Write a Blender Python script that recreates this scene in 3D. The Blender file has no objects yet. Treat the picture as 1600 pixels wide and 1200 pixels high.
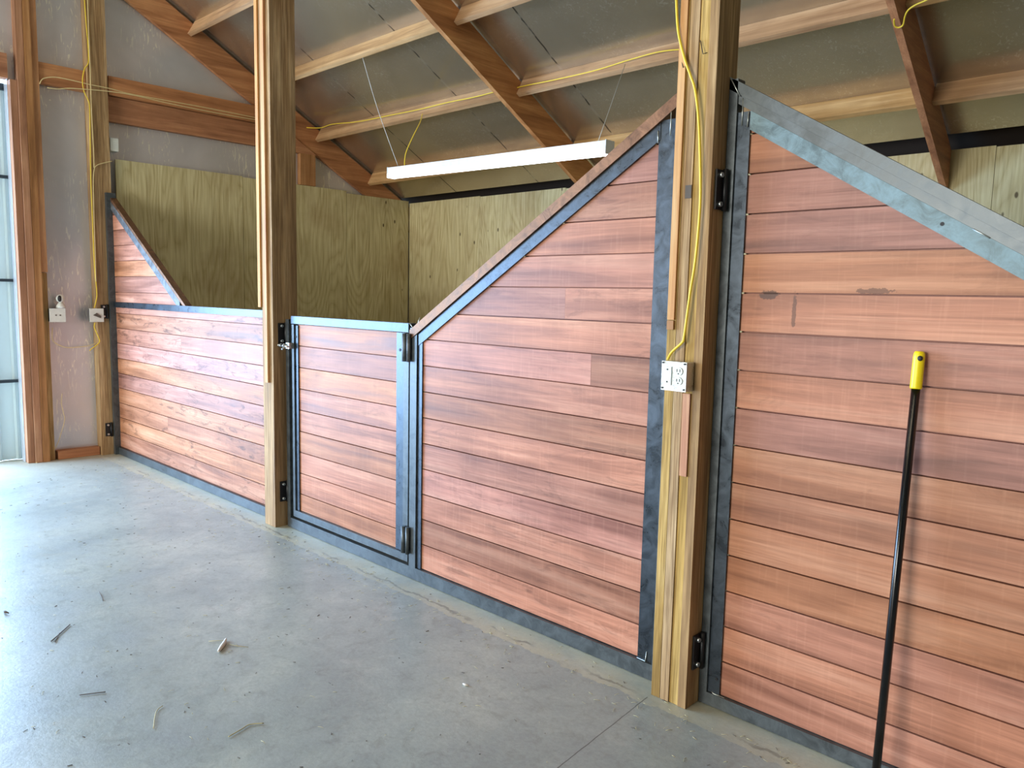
import bpy, bmesh, math, random
import numpy as np
from mathutils import Vector, Matrix

random.seed(7)
SC = bpy.context.scene
COL = SC.collection

# ------------------------------------------------------------------ camera
YAW, PITCH, ROLL, FPX = -0.76892277, 0.11230092, -0.02182511, 1209.82
CAMY, CAMZ = -2.507, 1.5
fwd = Vector((math.sin(YAW)*math.cos(PITCH), math.cos(YAW)*math.cos(PITCH), -math.sin(PITCH)))
rt0 = Vector((math.cos(YAW), -math.sin(YAW), 0))
dn0 = fwd.cross(rt0)
cr, sr = math.cos(ROLL), math.sin(ROLL)
rt = cr*rt0 + sr*dn0
dn = -sr*rt0 + cr*dn0
cam_data = bpy.data.cameras.new('camera')
cam_data.sensor_width = 36
cam_data.lens = FPX/1600*36
cam_data.clip_start = 0.05
cam = bpy.data.objects.new('camera', cam_data)
COL.objects.link(cam)
M = Matrix(((rt.x, -dn.x, -fwd.x, 0), (rt.y, -dn.y, -fwd.y, CAMY), (rt.z, -dn.z, -fwd.z, CAMZ), (0, 0, 0, 1)))
cam.matrix_world = M
SC.camera = cam
CC = Vector((0, CAMY, CAMZ))

def ray(px, py):
    a, b = (px-800)/FPX, (py-600)/FPX
    return rt*a + dn*b + fwd
def on(ax, val, px, py):          # point of the photo on the plane axis = val
    d = ray(px, py)
    return CC + d*((val-CC[ax])/d[ax])
KR = 0.56                          # roof pitch
def onroof(c, px, py):             # point on the roof-parallel plane z + KR*y = c
    d = ray(px, py)
    return CC + d*((c-CC.z-KR*CC.y)/(d.z+KR*d.y))

# ------------------------------------------------------------------ world, light, exposure
w = bpy.data.worlds.new('sky'); SC.world = w; w.use_nodes = True
bg = w.node_tree.nodes['Background']
bg.inputs[0].default_value = (0.62, 0.80, 1.0, 1); bg.inputs[1].default_value = 1.4

def area(name, loc, rot, sx, sy, power, colr):
    l = bpy.data.lights.new(name, 'AREA'); l.shape = 'RECTANGLE'; l.size = sx; l.size_y = sy
    l.energy = power; l.color = colr
    o = bpy.data.objects.new(name, l); o.location = loc; o.rotation_euler = rot; COL.objects.link(o)
    return o
# daylight in the open doorway of the left gable and in the wide doorway behind the camera
area('daylight_side_doorway', (-8.05, -2.95, 1.65), (0, -math.pi/2, 0), 3.2, 4.9, 780, (0.43, 0.66, 1.0))
area('daylight_front_doorway', (-3.4, -11.4, 2.0), (math.pi/2, 0, 0), 4.2, 3.8, 600, (1.0, 0.96, 0.88))
SC.view_settings.view_transform = 'Standard'
SC.view_settings.look = 'None'
SC.view_settings.gamma = 1
SC.view_settings.use_curve_mapping = False
SC.view_settings.exposure = 0.5
SC.cycles.max_bounces = 8
SC.cycles.diffuse_bounces = 5

# ------------------------------------------------------------------ materials
class NT:
    def __init__(s, name):
        s.m = bpy.data.materials.new(name); s.m.use_nodes = True
        s.t = s.m.node_tree; s.n = s.t.nodes
        s.b = s.n['Principled BSDF']
        s.tc = s.n.new('ShaderNodeTexCoord')
    def link(s, a, b): s.t.links.new(a, b)
    def add(s, typ, **kw):
        nd = s.n.new(typ)
        for k, v in kw.items(): setattr(nd, k, v)
        return nd
    def math(s, op, a, b=None, c=None):
        nd = s.add('ShaderNodeMath', operation=op)
        for i, v in enumerate((a, b, c)):
            if v is None: continue
            if isinstance(v, (int, float)): nd.inputs[i].default_value = v
            else: s.link(v, nd.inputs[i])
        return nd.outputs[0]
    def mapping(s, vec, scale, loc=(0, 0, 0)):
        nd = s.add('ShaderNodeMapping'); s.link(vec, nd.inputs[0])
        nd.inputs[3].default_value = scale; nd.inputs[1].default_value = loc
        return nd.outputs[0]
    def noise(s, vec, scale=1, detail=4, rough=.55, dist=0):
        nd = s.add('ShaderNodeTexNoise'); s.link(vec, nd.inputs['Vector'])
        nd.inputs['Scale'].default_value = scale; nd.inputs['Detail'].default_value = detail
        nd.inputs['Roughness'].default_value = rough; nd.inputs['Distortion'].default_value = dist
        return nd.outputs[0]
    def ramp(s, fac, stops):
        nd = s.add('ShaderNodeValToRGB'); s.link(fac, nd.inputs[0])
        e = nd.color_ramp.elements
        while len(e) < len(stops): e.new(0.5)
        for i, (p, c) in enumerate(stops):
            e[i].position = p
            e[i].color = (c, c, c, 1) if isinstance(c, (int, float)) else (*c, 1)
        return nd.outputs[0]
    def mix(s, fac, a, b, mode='MIX'):
        nd = s.add('ShaderNodeMix', data_type='RGBA', blend_type=mode)
        for i, v in ((0, fac), (6, a), (7, b)):
            if isinstance(v, (int, float)): nd.inputs[i].default_value = v
            elif isinstance(v, tuple): nd.inputs[i].default_value = (*v, 1)
            else: s.link(v, nd.inputs[i])
        return nd.outputs[2]
    def bump(s, h, strength=.3, dist=.002):
        nd = s.add('ShaderNodeBump'); nd.inputs['Strength'].default_value = strength
        nd.inputs['Distance'].default_value = dist
        s.link(h, nd.inputs['Height']); s.link(nd.outputs[0], s.b.inputs['Normal'])
    def out(s, col=None, rough=None, metal=None, spec=None):
        for k, v in (('Base Color', col), ('Roughness', rough), ('Metallic', metal), ('Specular IOR Level', spec)):
            if v is None: continue
            if isinstance(v, (int, float)): s.b.inputs[k].default_value = v
            elif isinstance(v, tuple): s.b.inputs[k].default_value = (*v, 1)
            else: s.link(v, s.b.inputs[k])
        return s.m

def srgb(r, g, b):
    f = lambda c: ((c/255+.055)/1.055)**2.4 if c/255 > .04045 else c/255/12.92
    return (f(r), f(g), f(b))

def wood(name, axis, light, mid, dark, rough=.65, tonevar=.35, knots=True, blotch=.35, fine=1.0, mottle=0.0, stains=()):
    N = NT(name)
    at = N.add('ShaderNodeAttribute', attribute_name='tone')
    tone = at.outputs['Fac']
    off = N.add('ShaderNodeCombineXYZ')
    for i, k in enumerate((13.1, 7.7, 23.3)): N.link(N.math('MULTIPLY', tone, k), off.inputs[i])
    va = N.add('ShaderNodeVectorMath', operation='ADD')
    N.link(N.tc.outputs['Object'], va.inputs[0]); N.link(off.outputs[0], va.inputs[1])
    v = va.outputs[0]
    def sc(along, across):
        s = [across]*3; s[axis] = along; return tuple(s)
    g1 = N.noise(N.mapping(v, sc(.9, 13)), 1, 5, .6, .6)
    g2 = N.noise(N.mapping(v, sc(3.5, 110)), 1, 3, .6)
    g3 = N.noise(v, 2.3, 4, .6, .4)
    c = N.ramp(g1, [(.28, dark), (.5, mid), (.72, light)])
    c = N.mix(N.math('MULTIPLY', N.ramp(g2, [(.35, 1.0), (.62, 0.0)]), .30*fine), c, dark)
    c = N.mix(N.math('MULTIPLY', N.ramp(g3, [(.45, 0.0), (.72, 1.0)]), blotch), c, tuple(x*.72 for x in dark))
    if mottle:
        st = N.noise(N.mapping(v, sc(.55, 34)), 1, 4, .65, .5)
        sm = N.math('MULTIPLY', N.ramp(st, [(.50, 0.0), (.66, 1.0)]), N.ramp(N.noise(v, 1.7, 2, .5), [(.42, 0.0), (.62, 1.0)]))
        c = N.mix(N.math('MULTIPLY', sm, .55), c, tuple(x*.7 for x in dark))
        mo = N.noise(N.mapping(v, sc(4.5, 20)), 1, 6, .72, 1.2)
        mk = N.noise(v, 1.1, 2, .5)
        mm = N.math('MULTIPLY', N.ramp(mo, [(.52, 0.0), (.64, 1.0)]), N.ramp(mk, [(.40, 0.0), (.58, 1.0)]))
        c = N.mix(N.math('MULTIPLY', mm, mottle), c, tuple(x*.45 for x in dark))
        ml = N.noise(N.mapping(v, sc(70, 6)), 1, 2, .5)
        c = N.mix(N.math('MULTIPLY', N.ramp(ml, [(.55, 0.0), (.75, 1.0)]), .09), c, tuple(min(1, x*1.25) for x in light))
    hv = N.add('ShaderNodeHueSaturation')
    frac = N.math('FRACT', N.math('MULTIPLY', tone, 7.31))
    frac2 = N.math('FRACT', N.math('MULTIPLY', tone, 3.77))
    N.link(N.math('ADD', 1-tonevar*.5, N.math('MULTIPLY', frac, tonevar)), hv.inputs['Value'])
    N.link(N.math('ADD', .9, N.math('MULTIPLY', frac2, .2)), hv.inputs['Saturation'])
    N.link(N.math('ADD', .492, N.math('MULTIPLY', frac2, .016)), hv.inputs['Hue'])
    N.link(c, hv.inputs['Color']); c = hv.outputs[0]
    if knots:
        vo = N.add('ShaderNodeTexVoronoi'); N.link(N.mapping(v, sc(1.6, 5.5)), vo.inputs['Vector'])
        vo.inputs['Scale'].default_value = 1
        wn = N.add('ShaderNodeSeparateColor'); N.link(vo.outputs['Color'], wn.inputs[0])
        k = N.math('MULTIPLY', N.ramp(vo.outputs['Distance'], [(.03, 1.0), (.065, 0.0)]), N.math('GREATER_THAN', wn.outputs[0], .72))
        c = N.mix(N.math('MULTIPLY', k, .75), c, tuple(x*.35 for x in dark))
    if stains:
        sx = N.add('ShaderNodeSeparateXYZ'); N.link(N.tc.outputs['Object'], sx.inputs[0])
        wob = N.math('MULTIPLY', N.math('SUBTRACT', N.noise(N.tc.outputs['Object'], 34, 5, .75), .5), 4.2)
        for (cx, cz, rx, rz_, k_) in stains:
            ex = N.math('DIVIDE', N.math('SUBTRACT', sx.outputs[0], cx), rx)
            ez = N.math('DIVIDE', N.math('SUBTRACT', sx.outputs[2], cz), rz_)
            dd = N.math('ADD', N.math('ADD', N.math('MULTIPLY', ex, ex), N.math('MULTIPLY', ez, ez)), wob)
            c = N.mix(N.math('MULTIPLY', N.ramp(dd, [(.75, 1.0), (1.0, 0.0)]), k_), c, srgb(70, 50, 42))
    N.bump(g2, .35, .001)
    N.link(c, N.b.inputs['Base Color'])
    return N.out(rough=N.ramp(g1, [(.3, rough-.08), (.7, rough+.1)]), spec=.35)

MT = {}
CED_L, CED_M, CED_D = srgb(208, 154, 126), srgb(184, 125, 98), srgb(128, 80, 60)
MT['board'] = wood('cedar_board', 0, CED_L, CED_M, CED_D, rough=.5, tonevar=.46, blotch=.36, mottle=.32)
MT['board_far'] = wood('water_marked_cedar', 0, CED_L, CED_M, CED_D, rough=.5, tonevar=.25, blotch=.30, mottle=.8)
q1, q2, q3 = on(1, .018, 1203, 464), on(1, .018, 1243, 486), on(1, .018, 1370, 458)
MT['board_near'] = wood('stained_cedar', 0, CED_L, CED_M, CED_D, rough=.5, tonevar=.30, blotch=.30, mottle=.18,
    stains=[(q1.x+.6, q1.z+.008, .035, .016, .75), (q2.x+.6, q2.z, .008, .06, .6), (q3.x+.6, q3.z+.006, .06, .010, .6)])
PL, PM, PD = srgb(222, 192, 140), srgb(188, 152, 98), srgb(120, 90, 52)
MT['post'] = wood('post_timber', 2, PL, PM, PD, rough=.75, tonevar=.25, blotch=.3, fine=2.4)
MT['scab'] = wood('pale_offcut_timber', 2, srgb(235, 205, 160), srgb(215, 165, 115), srgb(165, 100, 65), rough=.7, tonevar=.1, blotch=.1)
RL, RM, RD = srgb(214, 158, 104), srgb(186, 128, 80), srgb(138, 88, 52)
MT['rafter'] = wood('rafter_timber', 1, RL, RM, RD, rough=.6, tonevar=.15)
MT['purlin'] = wood('purlin_timber', 0, srgb(222, 186, 138), srgb(196, 156, 106), srgb(146, 106, 64), rough=.65, tonevar=.2)
MT['wallbeam'] = wood('wall_beam_timber', 1, RL, RM, RD, rough=.6, tonevar=.2)
MT['stud'] = wood('stud_timber', 2, srgb(205, 158, 116), srgb(178, 128, 88), srgb(125, 84, 54), rough=.65, tonevar=.2)

def steel(name, base, rough, metal=.85, var=.5):
    N = NT(name)
    v = N.tc.outputs['Object']
    g = N.noise(v, 13, 7, .72, 1.0)
    g2 = N.noise(v, 45, 3, .6)
    c = N.ramp(g, [(.36, tuple(x*(1-var) for x in base)), (.5, base), (.64, tuple(min(1, x*(1+var)) for x in base))])
    N.link(c, N.b.inputs['Base Color'])
    N.bump(g2, .12, .001)
    return N.out(rough=N.ramp(g, [(.3, rough-.08), (.7, rough+.12)]), metal=metal)
MT['tube'] = steel('mill_scale_steel', srgb(84, 90, 92), .38, .5, .3)
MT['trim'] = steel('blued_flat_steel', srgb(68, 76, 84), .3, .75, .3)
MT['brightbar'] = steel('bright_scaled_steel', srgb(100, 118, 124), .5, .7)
MT['brown_reflection'] = steel('steel_painted_wood_reflection', srgb(118, 84, 60), .45, .6)  # brown of the timber mirrored in the rails, painted into the steel colour
MT['zinc'] = steel('zinc_steel', srgb(200, 205, 205), .3, .9, .15)

def plain(name, col, rough=.5, metal=0, spec=.5, emit=None, es=0):
    N = NT(name)
    g = N.noise(N.tc.outputs['Object'], 30, 3, .5)
    c = N.ramp(g, [(.3, tuple(x*.9 for x in col)), (.7, col)])
    N.link(c, N.b.inputs['Base Color'])
    if emit:
        N.b.inputs['Emission Color'].default_value = (*emit, 1); N.b.inputs['Emission Strength'].default_value = es
    return N.out(rough=rough, metal=metal, spec=spec)
MT['black'] = plain('black_hinge_paint', srgb(18, 18, 20), .45)
MT['blackgloss'] = plain('black_gloss_pole', srgb(10, 11, 14), .18)
MT['yellow'] = plain('yellow_grip_plastic', srgb(250, 225, 20), .4)
MT['cable'] = plain('yellow_cable_sheath', srgb(235, 205, 60), .45)
MT['palecable'] = plain('pale_cable_sheath', srgb(225, 205, 150), .5)
MT['plastic'] = plain('white_plastic', srgb(225, 228, 220), .35)
MT['dark'] = plain('dark_slot', srgb(25, 25, 25), .6)
MT['wire'] = plain('hanging_wire', srgb(190, 190, 180), .4, .6)
MT['lamp_body'] = plain('white_lamp_housing', srgb(235, 240, 240), .35)
MT['lamp'] = plain('lit_lamp_lens', (1, 1, 1), .3, emit=(.88, .95, 1.0), es=5.5)
MT['weld'] = plain('weld_bead', srgb(190, 195, 190), .35, .8)
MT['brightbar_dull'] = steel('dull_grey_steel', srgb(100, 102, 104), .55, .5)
MT['straw'] = plain('dry_straw', srgb(195, 185, 140), .8)
MT['twig'] = plain('grey_twig', srgb(95, 85, 75), .8)
MT['leaf'] = plain('pale_dry_leaf', srgb(220, 215, 205), .7)

def foil(name, base, scr, metal, rough, seam=None):
    N = NT(name)
    v = N.tc.outputs['Object']
    g = N.noise(v, 1.3, 4, .6, .5)
    c = N.ramp(g, [(.3, tuple(x*.82 for x in base)), (.7, base)])
    s1 = N.noise(N.mapping(v, (30, 30, 5)), 1, 3, .5, 2.2)
    s2 = N.noise(v, 1.9, 3, .5)
    m = N.math('MULTIPLY', N.ramp(s1, [(.605, 0.0), (.63, 1.0)]), N.ramp(s2, [(.42, 0.0), (.55, 1.0)]))
    c = N.mix(N.math('MULTIPLY', m, scr), c, srgb(235, 235, 225))
    if seam:
        sx = N.add('ShaderNodeSeparateXYZ'); N.link(v, sx.inputs[0])
        nz = N.noise(v, 6, 3, .6)
        xx = N.math('ADD', sx.outputs[0], N.math('MULTIPLY', nz, .02))
        d = N.math('ABSOLUTE', N.math('SUBTRACT', N.math('FRACT', N.math('ADD', N.math('DIVIDE', xx, seam[0]), seam[1])), .5))
        brk = N.ramp(N.noise(v, 7, 2, .5), [(.45, 0.0), (.55, 1.0)])
        lm = N.math('MULTIPLY', N.ramp(d, [(.004, 1.0), (.007, 0.0)]), brk)
        c = N.mix(N.math('MULTIPLY', lm, .8), c, srgb(30, 27, 25))
        lm2 = N.math('MULTIPLY', N.ramp(d, [(.008, 1.0), (.012, 0.0)]), N.math('SUBTRACT', 1.0, brk))
        c = N.mix(N.math('MULTIPLY', lm2, .35), c, srgb(215, 212, 200))
    wr = N.noise(v, 3, 3, .55, .8)
    N.bump(wr, .16, .012)
    N.link(c, N.b.inputs['Base Color'])
    return N.out(rough=rough, metal=metal)
MT['foilwall'] = foil('foil_insulation_wall', srgb(212, 212, 216), .95, .48, .3)
MT['foilroof'] = foil('foil_insulation_roof', srgb(200, 188, 166), .35, .82, .24, seam=(1.22, .828))

def plywood(name, l, m, d):
    N = NT(name)
    at = N.add('ShaderNodeAttribute', attribute_name='tone')
    off = N.add('ShaderNodeCombineXYZ')
    for i, k in enumerate((13.1, 17.7, 3.3)): N.link(N.math('MULTIPLY', at.outputs['Fac'], k), off.inputs[i])
    va = N.add('ShaderNodeVectorMath', operation='ADD')
    N.link(N.tc.outputs['Object'], va.inputs[0]); N.link(off.outputs[0], va.inputs[1])
    v = va.outputs[0]
    big = N.noise(N.mapping(v, (2.6, 2.6, .55)), 1, 2, .4, .3)
    rings = N.math('FRACT', N.math('MULTIPLY', big, 22))
    tri = N.math('ABSOLUTE', N.math('SUBTRACT', rings, .5))
    fine = N.noise(N.mapping(v, (60, 60, 2.5)), 1, 3, .6)
    c = N.ramp(tri, [(.01, tuple((x+y)/2 for x, y in zip(d, m))), (.12, m), (.45, l)])
    c = N.mix(.55, c, N.ramp(fine, [(.3, d), (.5, m), (.7, l)]))
    bl = N.noise(v, 1.6, 4, .6)
    c = N.mix(N.math('MULTIPLY', N.ramp(bl, [(.5, 0.0), (.75, 1.0)]), .45), c, srgb(140, 105, 62))
    vo = N.add('ShaderNodeTexVoronoi'); N.link(N.mapping(v, (6.5, 6.5, 3.4)), vo.inputs['Vector']); vo.inputs['Scale'].default_value = 1
    k = N.ramp(vo.outputs['Distance'], [(.05, 1.0), (.085, 0.0)])
    wn = N.add('ShaderNodeSeparateColor'); N.link(vo.outputs['Color'], wn.inputs[0])
    k = N.math('MULTIPLY', k, N.math('GREATER_THAN', wn.outputs[0], .35))
    c = N.mix(N.math('MULTIPLY', k, .85), c, srgb(70, 52, 30))
    N.bump(fine, .25, .001)
    N.link(c, N.b.inputs['Base Color'])
    return N.out(rough=.7, spec=.3)
MT['ply'] = plywood('treated_plywood', srgb(222, 214, 172), srgb(202, 190, 144), srgb(158, 140, 96))

def concrete():
    N = NT('worn_concrete')
    v = N.tc.outputs['Object']
    a = N.noise(v, 1.1, 6, .62, .5); b = N.noise(v, 4.2, 7, .72, .4); f = N.noise(v, 60, 4, .7)
    c = N.ramp(a, [(.32, srgb(142, 151, 146)), (.5, srgb(166, 173, 164)), (.7, srgb(186, 190, 176))])
    c = N.mix(N.math('MULTIPLY', N.ramp(b, [(.42, 0.0), (.7, 1.0)]), .5), c, srgb(150, 152, 150))
    c = N.mix(N.math('MULTIPLY', N.ramp(b, [(.25, 1.0), (.45, 0.0)]), .35), c, srgb(208, 205, 194))
    mo = N.noise(v, 14, 5, .7, .8)
    c = N.mix(N.math('MULTIPLY', N.ramp(mo, [(.5, 0.0), (.68, 1.0)]), .42), c, srgb(126, 128, 118))
    c = N.mix(N.math('MULTIPLY', N.ramp(f, [(.35, 1.0), (.65, 0.0)]), .22), c, srgb(100, 100, 96))
    sp = N.add('ShaderNodeSeparateXYZ'); N.link(v, sp.inputs[0])
    X, Y = sp.outputs[0], sp.outputs[1]
    nz = N.math('MULTIPLY', N.math('SUBTRACT', N.noise(v, 9, 4, .6), .5), .09)
    yy = N.math('ADD', Y, nz)
    # swept-up chaff and lighter lime along the foot of the stall fronts
    band = N.math('MULTIPLY', N.ramp(yy, [(0.0, 0.0), (1.0, 0.0)]), 0.0)
    lo = N.math('GREATER_THAN', yy, -.17); 
    soft = N.noise(v, 5, 4, .7)
    band = N.math('MULTIPLY', lo, N.ramp(soft, [(.3, .35), (.6, 1.0)]))
    c = N.mix(N.math('MULTIPLY', band, .55), c, srgb(200, 192, 158))
    # long saw-cut beside the stall fronts
    d1 = N.math('ABSOLUTE', N.math('SUBTRACT', yy, -.13))
    l1 = N.math('MULTIPLY', N.ramp(N.math('MULTIPLY', d1, 20), [(.08, 1.0), (.2, 0.0)]), N.ramp(N.noise(v, 4, 2), [(.45, 0.0), (.55, 1.0)]))
    c = N.mix(N.math('MULTIPLY', l1, .55), c, srgb(95, 92, 82))
    # diagonal crack from the foot of the near post
    p, q = on(2, 0, 1012, 1089), on(2, 0, 871, 1200)
    tx, ty = (q.x-p.x), (q.y-p.y); L = math.hypot(tx, ty); tx /= L; ty /= L
    dist = N.math('ADD', N.math('MULTIPLY', N.math('SUBTRACT', X, p.x), -ty), N.math('MULTIPLY', N.math('SUBTRACT', Y, p.y), tx))
    along = N.math('ADD', N.math('MULTIPLY', N.math('SUBTRACT', X, p.x), tx), N.math('MULTIPLY', N.math('SUBTRACT', Y, p.y), ty))
    dist = N.math('ABSOLUTE', N.math('ADD', dist, N.math('MULTIPLY', nz, .12)))
    l2 = N.math('MULTIPLY', N.ramp(N.math('MULTIPLY', dist, 50), [(.06, 1.0), (.13, 0.0)]), N.math('GREATER_THAN', along, 0))
    c = N.mix(N.math('MULTIPLY', l2, .8), c, srgb(60, 60, 55))
    # dust rises toward the gable wall
    dust = N.math('MULTIPLY', N.ramp(N.math('MULTIPLY', N.math('ADD', X, 7.5), 1.0), [(.1, 1.0), (.95, 0.0)]), .6)
    c = N.mix(dust, c, srgb(190, 182, 158))
    N.bump(N.math('ADD', f, N.math('MULTIPLY', b, 2)), .25, .003)
    N.link(c, N.b.inputs['Base Color'])
    r = N.ramp(b, [(.3, .27), (.7, .46)])
    return N.out(rough=N.math('ADD', r, N.math('MULTIPLY', dust, .5)), spec=.6)
MT['concrete'] = concrete()
MT['ground'] = plain('outside_gravel', srgb(190, 185, 170), .9)
MT['shell'] = plain('barn_siding', srgb(150, 140, 125), .7)
MT['darkvoid'] = plain('roof_deck_and_gap_shade', srgb(52, 42, 34), .9)  # deck tone, also paints the shade in the gap above the plywood
MT['door'] = plain('pale_ribbed_steel', srgb(196, 220, 224), .35, .0)
N = NT('translucent_ribbed_sheet')
tr = N.add('ShaderNodeBsdfTranslucent'); tr.inputs[0].default_value = (.92, .88, .78, 1)
N.out(srgb(180, 196, 198), .35); ms = N.add('ShaderNodeMixShader'); ms.inputs[0].default_value = .16
N.link(N.b.outputs[0], ms.inputs[1]); N.link(tr.outputs[0], ms.inputs[2])
N.link(ms.outputs[0], N.n['Material Output'].inputs['Surface'])
MT['door'] = N.m
MT['doorframe'] = plain('dark_door_rail', srgb(40, 52, 62), .5)

# ------------------------------------------------------------------ mesh helpers
class MB:
    """collects shapes and links them as one mesh object; each shape carries its own wood tone"""
    def __init__(s, bevel=0.0):
        s.bm = bmesh.new(); s.lay = s.bm.faces.layers.float.new('tone_f'); s.bevel = bevel
    def _tone(s, faces, tone):
        if tone is None: tone = random.random()
        for f in faces: f[s.lay] = tone
    def prism(s, poly, axis, a, b, tone=None, inset=0.0):
        """poly: 2D points in the two other axes (order x,y,z minus axis); extruded from a to b"""
        oth = [i for i in range(3) if i != axis]
        def mk(p, t):
            v = [0, 0, 0]; v[oth[0]] = p[0]; v[oth[1]] = p[1]; v[axis] = t
            return s.bm.verts.new(v)
        va = [mk(p, a) for p in poly]; vb = [mk(p, b) for p in poly]
        n = len(poly); fs = [s.bm.faces.new(va), s.bm.faces.new(vb[::-1])]
        for i in range(n):
            fs.append(s.bm.faces.new((va[i], vb[i], vb[(i+1) % n], va[(i+1) % n])))
        s._tone(fs, tone); return fs
    def box(s, x0, x1, y0, y1, z0, z1, tone=None):
        return s.prism([(x0, z0), (x1, z0), (x1, z1), (x0, z1)], 1, y0, y1, tone)
    def beam(s, p, q, wdt, hgt, up=(0, 0, 1), tone=None):
        p, q = Vector(p), Vector(q); d = (q-p).normalized(); up = Vector(up)
        side = d.cross(up).normalized(); u = side.cross(d).normalized()
        vs = []
        for c in (p, q):
            vs.append([s.bm.verts.new(c+side*sx*wdt/2+u*sz*hgt/2) for sx, sz in ((-1, -1), (1, -1), (1, 1), (-1, 1))])
        fs = [s.bm.faces.new(vs[0]), s.bm.faces.new(vs[1][::-1])]
        for i in range(4): fs.append(s.bm.faces.new((vs[0][i], vs[1][i], vs[1][(i+1) % 4], vs[0][(i+1) % 4])))
        s._tone(fs, tone)
    def tube(s, pts, r, n=8, tone=0, taper=None):
        pts = [Vector(p) for p in pts]
        rings = []; prev = None
        for i, p in enumerate(pts):
            d = (pts[min(i+1, len(pts)-1)]-pts[max(i-1, 0)])
            if d.length < 1e-9: d = Vector((0, 0, 1))
            d.normalize()
            if prev is None:
                a = d.orthogonal().normalized()
            else:
                a = (prev-d*prev.dot(d))
                a = a.normalized() if a.length > 1e-6 else d.orthogonal().normalized()
            prev = a; b = d.cross(a)
            rr = r if taper is None else r*taper[i]
            rings.append([s.bm.verts.new(p+(a*math.cos(2*math.pi*k/n)+b*math.sin(2*math.pi*k/n))*rr) for k in range(n)])
        fs = [s.bm.faces.new(rings[0]), s.bm.faces.new(rings[-1][::-1])]
        for i in range(len(rings)-1):
            for k in range(n):
                f = s.bm.faces.new((rings[i][k], rings[i+1][k], rings[i+1][(k+1) % n], rings[i][(k+1) % n]))
                f.smooth = True; fs.append(f)
        s._tone(fs, tone)
    def cyl(s, p, q, r, n=16, tone=0): s.tube([p, q], r, n, tone)
    def ball(s, c, r, sc=(1, 1, 1), n=16):
        res = bmesh.ops.create_uvsphere(s.bm, u_segments=n, v_segments=n//2+2, radius=r)
        for v in res['verts']: v.co = Vector((v.co.x*sc[0], v.co.y*sc[1], v.co.z*sc[2]))+Vector(c)
        for v in res['verts']:
            for f in v.link_faces: f.smooth = True
    def build(s, name, mat, parent=None, origin=None):
        if s.bevel:
            es = [e for e in s.bm.edges if e.is_manifold and e.calc_face_angle(0) > .6]
            bmesh.ops.bevel(s.bm, geom=es, offset=s.bevel, segments=1, affect='EDGES', clamp_overlap=True)
        bmesh.ops.recalc_face_normals(s.bm, faces=s.bm.faces)
        tones = [f[s.lay] for f in s.bm.faces]
        o0 = parent_origin(parent) if parent else Vector(origin or (0, 0, 0))
        for v in s.bm.verts: v.co -= o0
        me = bpy.data.meshes.new(name); s.bm.to_mesh(me); s.bm.free()
        if 'tone_f' in me.attributes: me.attributes.remove(me.attributes['tone_f'])
        at = me.attributes.new('tone', 'FLOAT', 'FACE'); at.data.foreach_set('value', tones)
        me.materials.append(MT[mat] if isinstance(mat, str) else mat)
        o = bpy.data.objects.new(name, me); COL.objects.link(o)
        if parent: o.parent = parent
        else: o.location = o0
        return o

def parent_origin(p):
    v = Vector((0, 0, 0))
    while p is not None: v += p.location; p = p.parent
    return v
def tag(o, label, cat, group=None, kind=None):
    if label: o['label'] = label
    if cat: o['category'] = cat
    if group: o['group'] = group
    if kind: o['kind'] = kind
    return o
def thing(name, loc, label, cat, group=None):
    o = bpy.data.objects.new(name, None); o.location = loc; o.empty_display_size = .1; COL.objects.link(o)
    return tag(o, label, cat, group)
def struct(o, label=None):
    o['kind'] = 'structure'
    if label: o['label'] = label
    return o
def smooth(pts, k=6):
    pts = [Vector(p) for p in pts]; P = [pts[0]]+pts+[pts[-1]]; out = []
    for i in range(1, len(P)-2):
        for j in range(k):
            t = j/k; a, b, c, d = P[i-1], P[i], P[i+1], P[i+2]
            out.append(.5*((2*b)+(-a+c)*t+(2*a-5*b+4*c-d)*t*t+(-a+3*b-3*c+d)*t**3))
    out.append(pts[-1]); return out
def cable(name, pts, r, mat, label, cat='cable', group=None):
    m = MB(); m.tube(smooth(pts), r, 8)
    return tag(m.build(name, mat, origin=pts[0]), label, cat, group)

# ------------------------------------------------------------------ setting
XW = -7.52                      # inner face of the foil on the left gable
YP = 3.37                       # face of the plywood at the back of the stalls
CB, CT = 4.15, 4.46             # roof planes: underside of rafters, face of the foil
RIDGE_Y = -5.5
roofz = lambda y, c: c-KR*y if y > RIDGE_Y else c-KR*RIDGE_Y+KR*(y-RIDGE_Y)

f = MB(); f.box(-8.2, 7, -12, 4, -.15, 0, 0); struct(f.build('floor', 'concrete'))
g = MB(); g.box(-40, 40, -45, 30, -.35, -.16, 0); struct(g.build('trim_1', 'ground'), 'gravel yard around the barn')

m = MB()
m.prism([(3.27, roofz(3.27, CT)), (RIDGE_Y, roofz(RIDGE_Y, CT)), (-12, roofz(-12, CT)), (-12, roofz(-12, CT)+.04), (RIDGE_Y, roofz(RIDGE_Y, CT)+.04), (3.27, roofz(3.27, CT)+.04)], 0, -7.6, 7, 0)
struct(m.build('ceiling', 'foilroof'))
m = MB()
m.prism([(4.3, roofz(4.3, CT)+.1), (RIDGE_Y, roofz(RIDGE_Y, CT)+.1), (-12.5, roofz(-12.5, CT)+.1), (-12.5, roofz(-12.5, CT)+.16), (RIDGE_Y, roofz(RIDGE_Y, CT)+.16), (4.3, roofz(4.3, CT)+.16)], 0, -8.2, 7.4, 0)
struct(m.build('trim_2', 'darkvoid'), 'dark roof deck above the insulation')

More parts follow.
